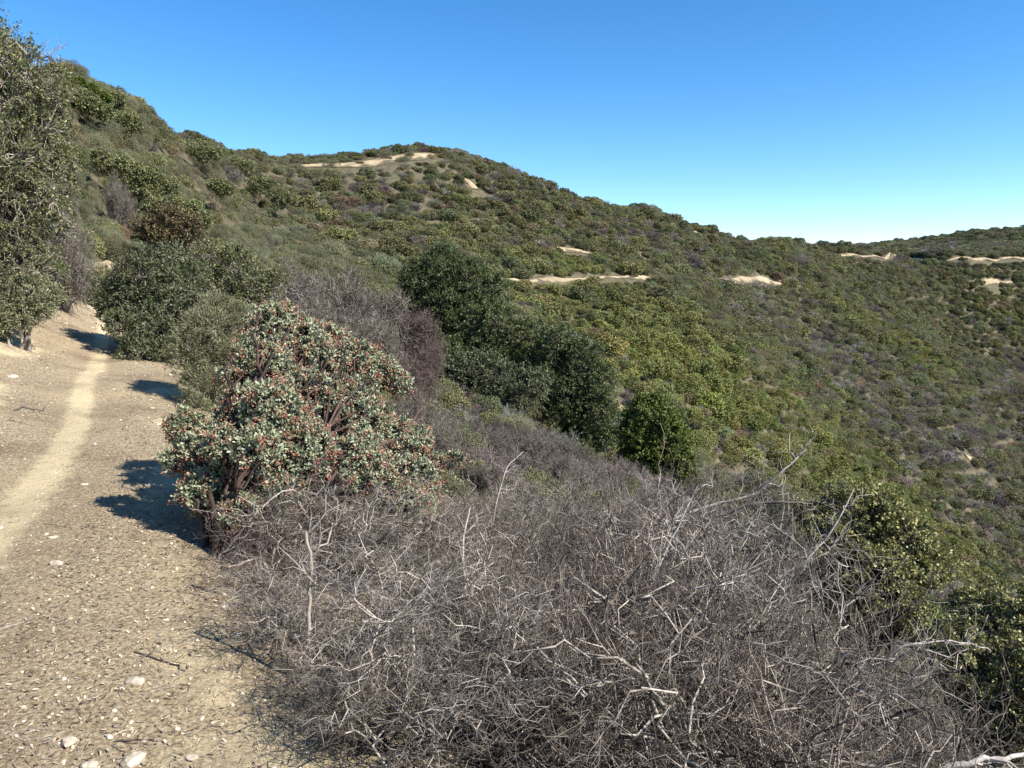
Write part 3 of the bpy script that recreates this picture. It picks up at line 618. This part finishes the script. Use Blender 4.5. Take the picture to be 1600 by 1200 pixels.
for px, py, r in ((650, 610, 15), (690, 630, 20), (730, 650, 22), (780, 660, 23), (830, 665, 24), (860, 700, 20), (700, 660, 16), (650, 640, 12), (760, 720, 14), (830, 750, 13), (900, 765, 14), (960, 775, 13), (990, 775, 17), (1060, 775, 15), (800, 690, 18)):
    p = gpt(px, r); h = np.clip(EYE + r * azT(px, py + 28)[1] - p[2], .6, 3.0)
    place_brush(gm[n % 3], 'leafless pale grey shrub on the near slope between the manzanita and the oaks', p, h, h * .7, n * 1.3, 'pale grey shrubs between the manzanita and the oaks'); hero(p, .8); n += 1
for px, py, r, lb in ((114, 370, 19, 'leafless blue-grey shrub beside the lower crown of the tall left scrub oak'), (205, 300, 41, 'dark leafless shrub below the broad bright olive manzanita'), (280, 300, 44, 'dark leafless shrub tucked under the right end of the olive manzanitas'), (108, 235, 27, 'wispy pale grey leafless shrub right of the tall left scrub oak'), (385, 375, 31, 'leafless grey shrub behind the dull green twiggy shrub'), (500, 380, 47, 'dark leafless shrub rising above the purple-grey thicket')):
    p = gpt(px, r); h = np.clip(EYE + r * azT(px, py)[1] - p[2], 1.0, 2.1)
    place_brush(gm[n % 3], lb, p, h, h * .42, n * 1.3); hero(p, 1.0); n += 1
for px, py, r, w in ((720, 690, 19, 22), (745, 740, 15, 24), (690, 760, 11.5, 24), (845, 755, 17, 20), (700, 690, 24, 18), (1180, 750, 26, 20), (1110, 750, 34, 26), (1215, 775, 24, 24)):
    bush('chamise_bush', 'feathery olive chamise among the grey shrubs on the near slope', px, r, [(px, py, w), (px + w, py + w * .5, w * .8), (px - w, py + w * .6, w * .8), (px, py + w, w)], M['cham_leaf'], M['wood_grey'], 400 + px, .2, .05, 14, 200, .1, .025, .5, group='olive chamise on the near slope', spread=.4, tw=.0025)
# ------------------------------------------------------------------ hillside shrub models (unit size)
def unit_bush(seed, nleaf, ls, feather=False, squat=.62, nl=9):
    rng = np.random.default_rng(seed); A = Acc()
    c = np.zeros((nl, 3)); ph = rng.uniform(0, 6.28, nl); q = np.sqrt(rng.random(nl)) * .62
    c[:, 0] = np.cos(ph) * q; c[:, 1] = np.sin(ph) * q; c[:, 2] = (.55 - .45 * q ** 1.3) * rng.uniform(.55, 1.15, nl); R = rng.uniform(.28, .46, nl)
    i = rng.choice(nl, nleaf, p=R ** 2 / (R ** 2).sum()); D = rnd_dir(rng, nleaf, .35)
    lump = .8 + .35 * vnoise(D[:, 0] * 3 + i * 7, D[:, 1] * 3 + D[:, 2] * 2, seed)
    p = c[i] + D * (R[i] * lump * rng.uniform(.72, 1.03, nleaf))[:, None]
    # leaves swallowed by another lobe are dropped
    dd = np.linalg.norm(p[:, None] - c[None], axis=2) / R[None]; dd[np.arange(nleaf), i] = 9
    k = (dd.min(1) > .72) & (p[:, 2] > -.12); p, D = p[k], D[k]; n = len(p)
    d = unit(D * (.5 if not feather else .4) + rng.normal(size=(n, 3)) * (.6 if not feather else .45) + np.array([0, 0, .3 if not feather else .45]))
    v, f, a = leaves(rng, p, d, D + np.array([0, 0, .3]), ls * (1.5 if feather else 1), ls * (.22 if feather else .62), False, .5)
    v[:, 2] *= 1.0
    A.add(v, f, a * .8 + .2 * vnoise(p[:, 0] * 4, p[:, 1] * 4 + p[:, 2] * 4, seed))
    return A.mesh('shrub', M['chap'])
def unit_bare(seed, nst, k, r):
    rng = np.random.default_rng(seed); T = Acc(); h = 1.
    a = np.zeros((nst, 3)); a[:, :2] = rng.normal(size=(nst, 2)) * .06
    ph = rng.uniform(0, 6.28, nst); ti = np.sqrt(rng.random(nst)) * 1.15
    b = np.stack((np.cos(ph) * np.sin(ti), np.sin(ph) * np.sin(ti), np.cos(ti) * .9), 1) * rng.uniform(.6, .9, (nst, 1))
    P0 = paths(rng, a, b, 6, .2, .06); T.tube(P0, np.linspace(1, .4, 6)[None] * r[0] * np.ones((nst, 1)), 3, rng.random(nst))
    P1 = spawn(rng, P0, k[0], .5, 4, .25); T.tube(P1, np.linspace(1, .5, 4)[None] * r[1] * np.ones((len(P1), 1)), 3, rng.random(len(P1)))
    P2 = spawn(rng, P1, k[1], .22, 3, .2); T.tube(P2, np.linspace(1, .6, 3)[None] * r[2] * np.ones((len(P2), 1)), 3, rng.random(len(P2)))
    return T.mesh('bare', M['chap'])
K = []      # far kinds 0-5, near kinds 6-12
for s in (1, 2, 3): K.append(unit_bush(s, 4500, .11))
for s in (4,): K.append(unit_bush(s, 5200, .085, True))
for s in (5, 6): K.append(unit_bare(s, 14, (8, 7), (.02, .012, .010)))
for s in (7, 8, 9): K.append(unit_bush(s, 9000, .07, nl=12))
for s in (10, 11): K.append(unit_bush(s, 14000, .048, True, nl=12))
for s in (12, 13): K.append(unit_bare(s, 16, (9, 11), (.014, .008, .0055)))
src = bpy.data.collections.new('shrub_models')
for i, me in enumerate(K):
    src.objects.link(bpy.data.objects.new('model_%02d' % i, me))
# ------------------------------------------------------------------ scatter over the slopes
rng = np.random.default_rng(77); pts = []
for r0, r1, s in ((11, 40, 1.05), (40, 75, 1.25), (75, 130, 1.25), (130, 210, 1.5), (210, 400, 1.95), (400, 850, 3.2)):
    g_ = np.arange(-r1, r1, s); X, Y = np.meshgrid(g_, np.arange(0, r1, s)); X = X + (Y / s % 2) * s / 2
    X = X.ravel() + rng.uniform(-.5, .5, X.size) * s; Y = Y.ravel() + rng.uniform(-.5, .5, Y.size) * s
    R_ = np.hypot(X, Y); A = np.arctan2(X, Y); k = (R_ >= r0) & (R_ < r1) & (np.abs(A) < RAD(39.5 if r0 > 200 else 45))
    pts.append(np.stack((X[k], Y[k], np.full(k.sum(), s)), 1))
g_ = np.arange(-60, 0, .95); X, Y = np.meshgrid(g_, np.arange(0, 70, .95)); X = X.ravel() + rng.uniform(-.5, .5, X.size); Y = Y.ravel() + rng.uniform(-.5, .5, Y.size); k = (np.hypot(X, Y) > 13) & (np.hypot(X, Y) < 66) & (np.arctan2(X, Y) < -RAD(24)) & (np.arctan2(X, Y) > -RAD(45))
pts.append(np.stack((X[k], Y[k], np.full(k.sum(), 1.0)), 1))
pts = np.concatenate(pts); x, y, s = pts.T
r = np.hypot(x, y); c = np.interp(y, cy_, cx_); e = np.interp(y, cy_, ew_); d = (x - c) * .92; pu = rng.random(len(x))
keep = (r > 25) | ((d > e + .9) & (r > 16)) | ((d < -2.6) & (r > 13.5))
for hx, hy, hr in heroes: keep &= np.hypot(x - hx, y - hy) > hr
for q in cleared:
    for cx1, cy1, w1 in q:
        l1 = math.hypot(cx1, cy1) + 1e-6; w2 = w1 + .24 * s; fx, fy = cx1 * (1 - (1.2 + l1 * .008) / l1), cy1 * (1 - (1.2 + l1 * .008) / l1); keep &= (np.minimum(np.hypot(x - cx1, y - cy1), np.hypot(x - fx, y - fy)) > w2) | ((pu < .3) & (np.hypot(cx1, cy1) < 135) & (cx1 < -8))
x, y, s, r = x[keep], y[keep], s[keep], r[keep]; z = H(x, y)
# hidden behind the terrain -> leave out
ag = np.linspace(-RAD(46), RAD(46), 330); lr = np.linspace(math.log(4), math.log(1200), 260)
AG, LR = np.meshgrid(ag, lr, indexing='ij'); RG = np.exp(LR); TG = (H(RG * np.sin(AG), RG * np.cos(AG)) - EYE) / RG
CM = np.maximum.accumulate(TG, 1)
ai = np.clip(((np.arctan2(x, y) - ag[0]) / (ag[1] - ag[0])).round().astype(int), 0, 329); ri = np.clip(((np.log(r) - lr[0]) / (lr[1] - lr[0])).astype(int) - 2, 0, 259)
vis = (z + s * 1.4 - EYE) / r > CM[ai, ri] - .012
x, y, s, r, z = x[vis], y[vis], s[vis], r[vis], z[vis]; n = len(x)
px, py, dep = project(np.stack((x, y, z + s * .4), 1))
# patches of different growth
q = x * .77 + y * .64; w = x * .64 - y * .77
f1 = fbm(q, w * .45, 22, 3, 101); f2 = fbm(q + 90, w * .35, 15, 3, 102); f3 = fbm(x, y, 6, 2, 103); u = rng.random(n)
def blob(cx, cy, rx, ry, rot=0.):
    ca, sa = math.cos(rot), math.sin(rot); a, b = (px - cx) * ca + (py - cy) * sa, -(px - cx) * sa + (py - cy) * ca
    return np.exp(-((a / rx) ** 2 + (b / ry) ** 2))
left = sstep(640, 420, px)                                      # the left hillside carries more chamise
green = blob(1080, 620, 300, 110, .55) + .8 * blob(1420, 830, 260, 50, .75) + .9 * blob(1400, 530, 200, 22, .62) + .6 * blob(880, 410, 60, 20) + .5 * blob(1580, 490, 60, 40)
grey = .9 * blob(1420, 660, 260, 60, .72) + .8 * blob(1590, 640, 120, 90) + .6 * blob(1230, 500, 160, 30, .6) + .45 * blob(640, 300, 160, 60) + .5 * blob(840, 270, 150, 20, .3) + .5 * blob(1500, 385, 120, 14)
pg = .04 + .55 * grey + .30 * sstep(.58, .75, f2) - .05 * green
cham = .18 + .45 * left + .4 * sstep(.52, .66, f1) + .35 * grey - .25 * green
bare_ = u < np.clip(pg + .6 * ((r < 40) & (px > 600)), 0.02, .75); feath = (~bare_) & (rng.random(n) < np.clip(cham, 0.05, .8))
near = r < 72
kind = np.where(bare_, np.where(near, rng.integers(11, 13, n), rng.integers(4, 6, n)), np.where(feath, np.where(near, rng.integers(9, 11, n), 3), np.where(near, rng.integers(6, 9, n), rng.integers(0, 3, n))))
C0 = np.array([.124, .121, .052]); CG = np.array([.142, .148, .044]); CD = np.array([.085, .092, .042]); CF = np.array([.124, .122, .068]); CB = np.array([.20, .18, .155]); CP = np.array([.105, .088, .076]); CR = np.array([.15, .115, .065])
gm_ = np.clip(green * (.5 + f3) * 1.1, 0, 1)[:, None]
colr = C0 * (1 - gm_) + CG * gm_
dk = (rng.random(n) < .28)[:, None]; colr = np.where(dk & (gm_ < .6), CD, colr)
colr = np.where(feath[:, None], CF * (1 - .5 * gm_) + CG * .5 * gm_, colr)
colr = np.where(bare_[:, None], np.where((rng.random(n) < .45)[:, None], CB, CP), colr)
colr = np.where(((rng.random(n) < .03) & ~bare_)[:, None], CR, colr)
colr = colr * 1.28 * rng.uniform(.68, 1.32, (n, 1)) * (1 + rng.normal(size=(n, 3)) * .05)
big = sstep(.45, .75, f3) * .35
sc = s * (.72 + .1 * (r > 75) + .22 * rng.random(n) + big + .55 * (rng.random(n) < .09) * (r > 60)); sc = np.where(px < 450, np.minimum(sc * .86, s * .9), sc); sc = sc * (1 - .6 * np.maximum(blob(590, 255, 120, 22), 0))
dens = 1 - .55 * blob(590, 255, 110, 12) 
k = rng.random(n) < dens
x, y, z, r, px, py, kind, colr, sc, bare_, feath = (q_[k] for q_ in (x, y, z, r, px, py, kind, colr, sc, bare_, feath)); n = len(x)
rz = rng.uniform(0, 6.28, n); hs = rng.uniform(.8, 1.2, n) * np.where(r > 75, .78, 1.05)
tiltx, tilty = rng.normal(size=(2, n)) * .1
# the largest in the picture are single shrubs, the rest one mass
inside = (px > 5) & (px < 1595) & (py > 20) & (py < 1000)
order = np.argsort(-(sc / r) * inside)[:290]; single = np.zeros(n, bool); single[order] = True
for i in order:
    reg = 'on the near slope between the thicket and the oaks' if r[i] < 40 and px[i] > 420 else 'on the left hillside above the trail' if px[i] < 600 else 'on the slope across the gully'
    if bare_[i]: lb, gp, nm = 'leafless grey shrub ' + reg, 'leafless grey shrubs ' + reg, 'bare_shrub'
    elif feath[i]: lb, gp, nm = 'soft feathery grey-green shrub ' + reg, 'feathery grey-green shrubs ' + reg, 'chamise_bush'
    else: lb, gp, nm = 'rounded leafy olive shrub ' + reg, 'rounded olive shrubs ' + reg, 'chaparral_shrub'
    o = link(nm, K[kind[i]], None, lb, 'shrub', gp); o.location = (x[i], y[i], z[i] - .05); o.rotation_euler = (tiltx[i], tilty[i], rz[i]); o.scale = (sc[i], sc[i], sc[i] * hs[i])
    o['leaf_col'] = [float(t) for t in colr[i]]
m_ = ~single
def points(name, label, P, kind, rot, scl, col, coll, mat):
    me = bpy.data.meshes.new(name); me.vertices.add(len(P)); me.vertices.foreach_set('co', np.ascontiguousarray(P, np.float32).ravel())
    for nm, ty, ar, key in (('kind', 'INT', kind, 'value'), ('rot', 'FLOAT_VECTOR', rot, 'vector'), ('scl', 'FLOAT_VECTOR', scl, 'vector'), ('leaf_col', 'FLOAT_VECTOR', col, 'vector')):
        a = me.attributes.new(nm, ty, 'POINT'); a.data.foreach_set(key, np.ascontiguousarray(ar, np.int32 if ty == 'INT' else np.float32).ravel())
    o = link(name, me, kind='stuff', label=label[0], cat=label[1])
    ng = bpy.data.node_groups.new(name, 'GeometryNodeTree'); ng.interface.new_socket('Geometry', in_out='INPUT', socket_type='NodeSocketGeometry'); ng.interface.new_socket('Geometry', in_out='OUTPUT', socket_type='NodeSocketGeometry')
    N = ng.nodes; gi = N.new('NodeGroupInput'); go = N.new('NodeGroupOutput'); ip = N.new('GeometryNodeInstanceOnPoints'); ci = N.new('GeometryNodeCollectionInfo')
    ci.inputs['Collection'].default_value = coll; ci.inputs['Separate Children'].default_value = True; ci.inputs['Reset Children'].default_value = True
    def at_(nm, ty):
        a = N.new('GeometryNodeInputNamedAttribute'); a.data_type = ty; a.inputs['Name'].default_value = nm; return a.outputs['Attribute']
    L = ng.links; L.new(gi.outputs[0], ip.inputs['Points']); L.new(ci.outputs[0], ip.inputs['Instance']); ip.inputs['Pick Instance'].default_value = True
    L.new(at_('kind', 'INT'), ip.inputs['Instance Index'])
    er = N.new('FunctionNodeEulerToRotation'); L.new(at_('rot', 'FLOAT_VECTOR'), er.inputs[0]); L.new(er.outputs[0], ip.inputs['Rotation'])
    L.new(at_('scl', 'FLOAT_VECTOR'), ip.inputs['Scale']); L.new(ip.outputs[0], go.inputs[0])
    mo = o.modifiers.new('scatter', 'NODES'); mo.node_group = ng; return o
points('chaparral', ('dense low chaparral covering the far slopes and ridges', 'chaparral'), np.stack((x, y, z - .05), 1)[m_], kind[m_], np.stack((tiltx, tilty, rz), 1)[m_], np.stack((sc, sc, sc * hs), 1)[m_], colr[m_], src, None)
print('SCATTER', n, 'stuff', m_.sum())
# ------------------------------------------------------------------ the trail bench: litter, gravel, stones, sticks
def rock_mesh(seed, flat=.6):
    import bmesh
    rng = random.Random(seed); b = bmesh.new(); bmesh.ops.create_icosphere(b, subdivisions=2, radius=1)
    dirs = [(Vector((rng.gauss(0, 1), rng.gauss(0, 1), rng.gauss(0, 1))).normalized(), rng.uniform(.55, .9)) for _ in range(9)]
    for v in b.verts:
        for dr, k in dirs:
            t = v.co.dot(dr)
            if t > k: v.co -= dr * (t - k)
        v.co.z *= flat; v.co *= 1 + rng.uniform(-.05, .05)
    me = bpy.data.meshes.new('stone'); b.to_mesh(me); b.free(); return me
def simple_mat(name, inst=True, c0=None, c1=None):
    m = bpy.data.materials.new(name); t, b = nt(m); N = t.nodes
    if inst:
        a = N.new('ShaderNodeAttribute'); a.attribute_type = 'INSTANCER'; a.attribute_name = 'leaf_col'; t.links.new(a.outputs['Color'], b.inputs['Base Color'])
    else:
        tc = N.new('ShaderNodeTexCoord'); no = N.new('ShaderNodeTexNoise'); no.inputs['Scale'].default_value = 2.2; no.inputs['Detail'].default_value = 6; t.links.new(tc.outputs['Object'], no.inputs[0])
        r = N.new('ShaderNodeValToRGB'); r.color_ramp.elements[0].position = .3; r.color_ramp.elements[1].position = .7
        r.color_ramp.elements[0].color = (*c0, 1); r.color_ramp.elements[1].color = (*c1, 1); t.links.new(no.outputs[0], r.inputs[0]); t.links.new(r.outputs[0], b.inputs['Base Color'])
    b.inputs['Roughness'].default_value = .9; b.inputs['Specular IOR Level'].default_value = .15; return m
ms = simple_mat('pale_stone', False, (.30, .245, .175), (.54, .475, .375)); mg = simple_mat('debris')
rocks = [rock_mesh(s, f) for s, f in ((1, .6), (2, .45), (3, .7), (4, .5))]
for q_ in rocks: q_.materials.append(ms)
peb = [rock_mesh(s, f) for s, f in ((5, .6), (6, .5))]
for q_ in peb: q_.materials.append(mg)
def flake(seed):
    rng = np.random.default_rng(seed); A = Acc(); p = np.array([[-.5, 0, 0.]]); v, f, a = leaves(rng, p, np.array([[1., 0, 0]]), np.array([[0, 0, 1.]]), 1, .45, True, .1); v[:, 2] += .05 * np.cos(v[:, 0] * 3); A.add(v, f, a); return A.mesh('flake', mg)
def twiglet(seed):
    rng = np.random.default_rng(seed); A = Acc(); P = paths(rng, np.array([[-.5, 0, 0.]]), np.array([[.5, 0, .06]]), 5, .12); A.tube(P, np.full((1, 5), .035), 4); return A.mesh('twiglet', mg)
deb = bpy.data.collections.new('debris_models')
for i, me in enumerate((flake(1), flake(2), twiglet(3), twiglet(4))): deb.objects.link(bpy.data.objects.new('debris_%d' % i, me))
pbc = bpy.data.collections.new('pebble_models')
for i, me in enumerate(peb): pbc.objects.link(bpy.data.objects.new('pebble_%d' % i, me))
def bench(n, seed, ymax=22, extra=.8):
    rng = np.random.default_rng(seed); yy = 1.0 + (ymax - 1) * rng.random(n * 2) ** 1.7; c = np.interp(yy, cy_, cx_); e = np.interp(yy, cy_, ew_)
    dd = rng.uniform(-3.0, 1, n * 2) ; dd = np.where(dd > -3, rng.uniform(-2.6, 2.3, n * 2), 0); k = dd < e + extra; xx = c + dd / .92
    return xx[k][:n], yy[k][:n], dd[k][:n], rng
X, Y, D, rg = bench(90000, 1); B = bare_f(X, Y); k = rg.random(len(X)) > B * .88; X, Y = X[k], Y[k]; m = len(X); kd = np.where(rg.random(m) < .65, rg.integers(0, 2, m), rg.integers(2, 4, m))
L_ = np.where(kd < 2, rg.uniform(.010, .026, m), rg.uniform(.012, .045, m)); pal = np.array([[.16, .12, .09], [.30, .24, .18], [.50, .43, .33], [.10, .07, .05], [.36, .27, .19], [.24, .21, .18]])
points('leaf_litter', ('dry leaf and twig litter strewn over the trail bench', 'litter'), np.stack((X, Y, H(X, Y) + .004), 1), kd, np.stack((rg.normal(size=m) * .3, rg.normal(size=m) * .3, rg.uniform(0, 6.28, m)), 1), np.repeat(L_[:, None], 3, 1), pal[rg.integers(0, 6, m)] * rg.uniform(.7, 1.2, (m, 1)), deb, None)
X, Y, D, rg = bench(12000, 2, extra=.4); m = len(X); sz = rg.uniform(.002, .008, m) * rg.uniform(.7, 1.6, m)
points('gravel', ('fine pale gravel scattered on the trail bench', 'gravel'), np.stack((X, Y, H(X, Y) + sz * .2), 1), rg.integers(0, 2, m), np.stack((rg.normal(size=m) * .4, rg.normal(size=m) * .4, rg.uniform(0, 6.28, m)), 1), np.stack((sz * 1.2, sz, sz), 1), np.array([.50, .42, .30]) * rg.uniform(.5, 1.25, (m, 1)), pbc, None)
def stone(px, py, size, label, group=None, i=0, p=None):
    if p is None: p = hits([(px, py)])[0]
    o = link('stone', rocks[i % 4], None, label, 'stone', group); o.location = (p[0], p[1], p[2] + size * .15); o.rotation_euler = (.1 * (i % 3), .12 * (i % 4) - .1, i * 2.1); o.scale = (size * 1.25, size, size); return o
for i, (px_, py_, sz_, lb) in enumerate(((211, 1067, .034, 'largest pale stone lying alone in the lower middle of the bench'), (106, 1162, .03, 'angular pale stone with a dark side near the bottom left'), (208, 1192, .035, 'flat pale stone cut by the bottom edge of the view'),
        (84, 841, .026, 'pale flat stone beside the trail level with the shadow of the manzanita'), (72, 836, .02, 'smaller pale stone just left of the flat one level with the manzanita shadow'), (222, 524, .13, 'big pale stone on the outer trail edge below the dark green shrub'),
        (88, 882, .03, 'pale stone in the dark litter left of the bare sandy patch'), (300, 1185, .022, 'small pale stone at the foot of the view right of the flat pale one'), (20, 590, .055, 'pale rock outcrop in the bank at the left edge'))):
    stone(px_, py_, sz_, lb, None, i)
X, Y, D, rg = bench(90, 3, ymax=20, extra=.1)
for i in range(len(X)):
    s_ = rg.uniform(.009, .022) * (1 + Y[i] * .06); stone(0, 0, s_, 'small pale stone among many others on the trail bench', 'small pale stones on the trail bench', i, (X[i], Y[i], float(H(X[i], Y[i]))))
stem('stick', 'dark fallen stick lying on the left bank', [(22, 642, 8.6), (34, 636, 8.6), (48, 638, 8.55), (66, 642, 8.5)], .012, .005, M['wood_dark'], 61, (3, 2), (.15, .06))
def stick(px0, py0, px1, py1, rad, label, seed, group=None, mat='wood_dark'):
    rng = np.random.default_rng(seed); a, b = hits([(px0, py0), (px1, py1)]); P = paths(rng, a[None], b[None], 10, .1)
    P[0, :, 2] = H(P[0, :, 0], P[0, :, 1]) + rad * 1.3; base = P[0, 0].copy(); A = Acc(); A.tube(P - base, np.linspace(1, .5, 10)[None] * rad, 5, np.array([.5]))
    Q = spawn(rng, P - base, 3, .12, 4, .2, .8, .0); Q[:, :, 2] = np.maximum(Q[:, :, 2], -.01); A.tube(Q, np.linspace(1, .5, 4)[None] * rad * .5 * np.ones((3, 1)), 4, rng.random(3)); link('stick', A.mesh('stick', M[mat], True), None, label, 'stick', group, loc=base)
stick(210, 1020, 290, 1050, .004, 'thin brown stick right of the largest pale stone', 1); stick(432, 1120, 470, 1150, .005, 'short dark stick near the bench edge at the bottom', 2)
stick(300, 915, 345, 930, .004, 'thin stick above the bare sandy patch by the thicket', 3); stick(0, 985, 40, 972, .004, 'pale stick at the left edge of the view', 4, None, 'wood_pale')
stick(180, 1160, 240, 1158, .004, 'thin dark stick between two pale stones near the bottom', 5); stick(70, 820, 115, 830, .004, 'thin dark stick lying beside the two pale stones by the path', 6)
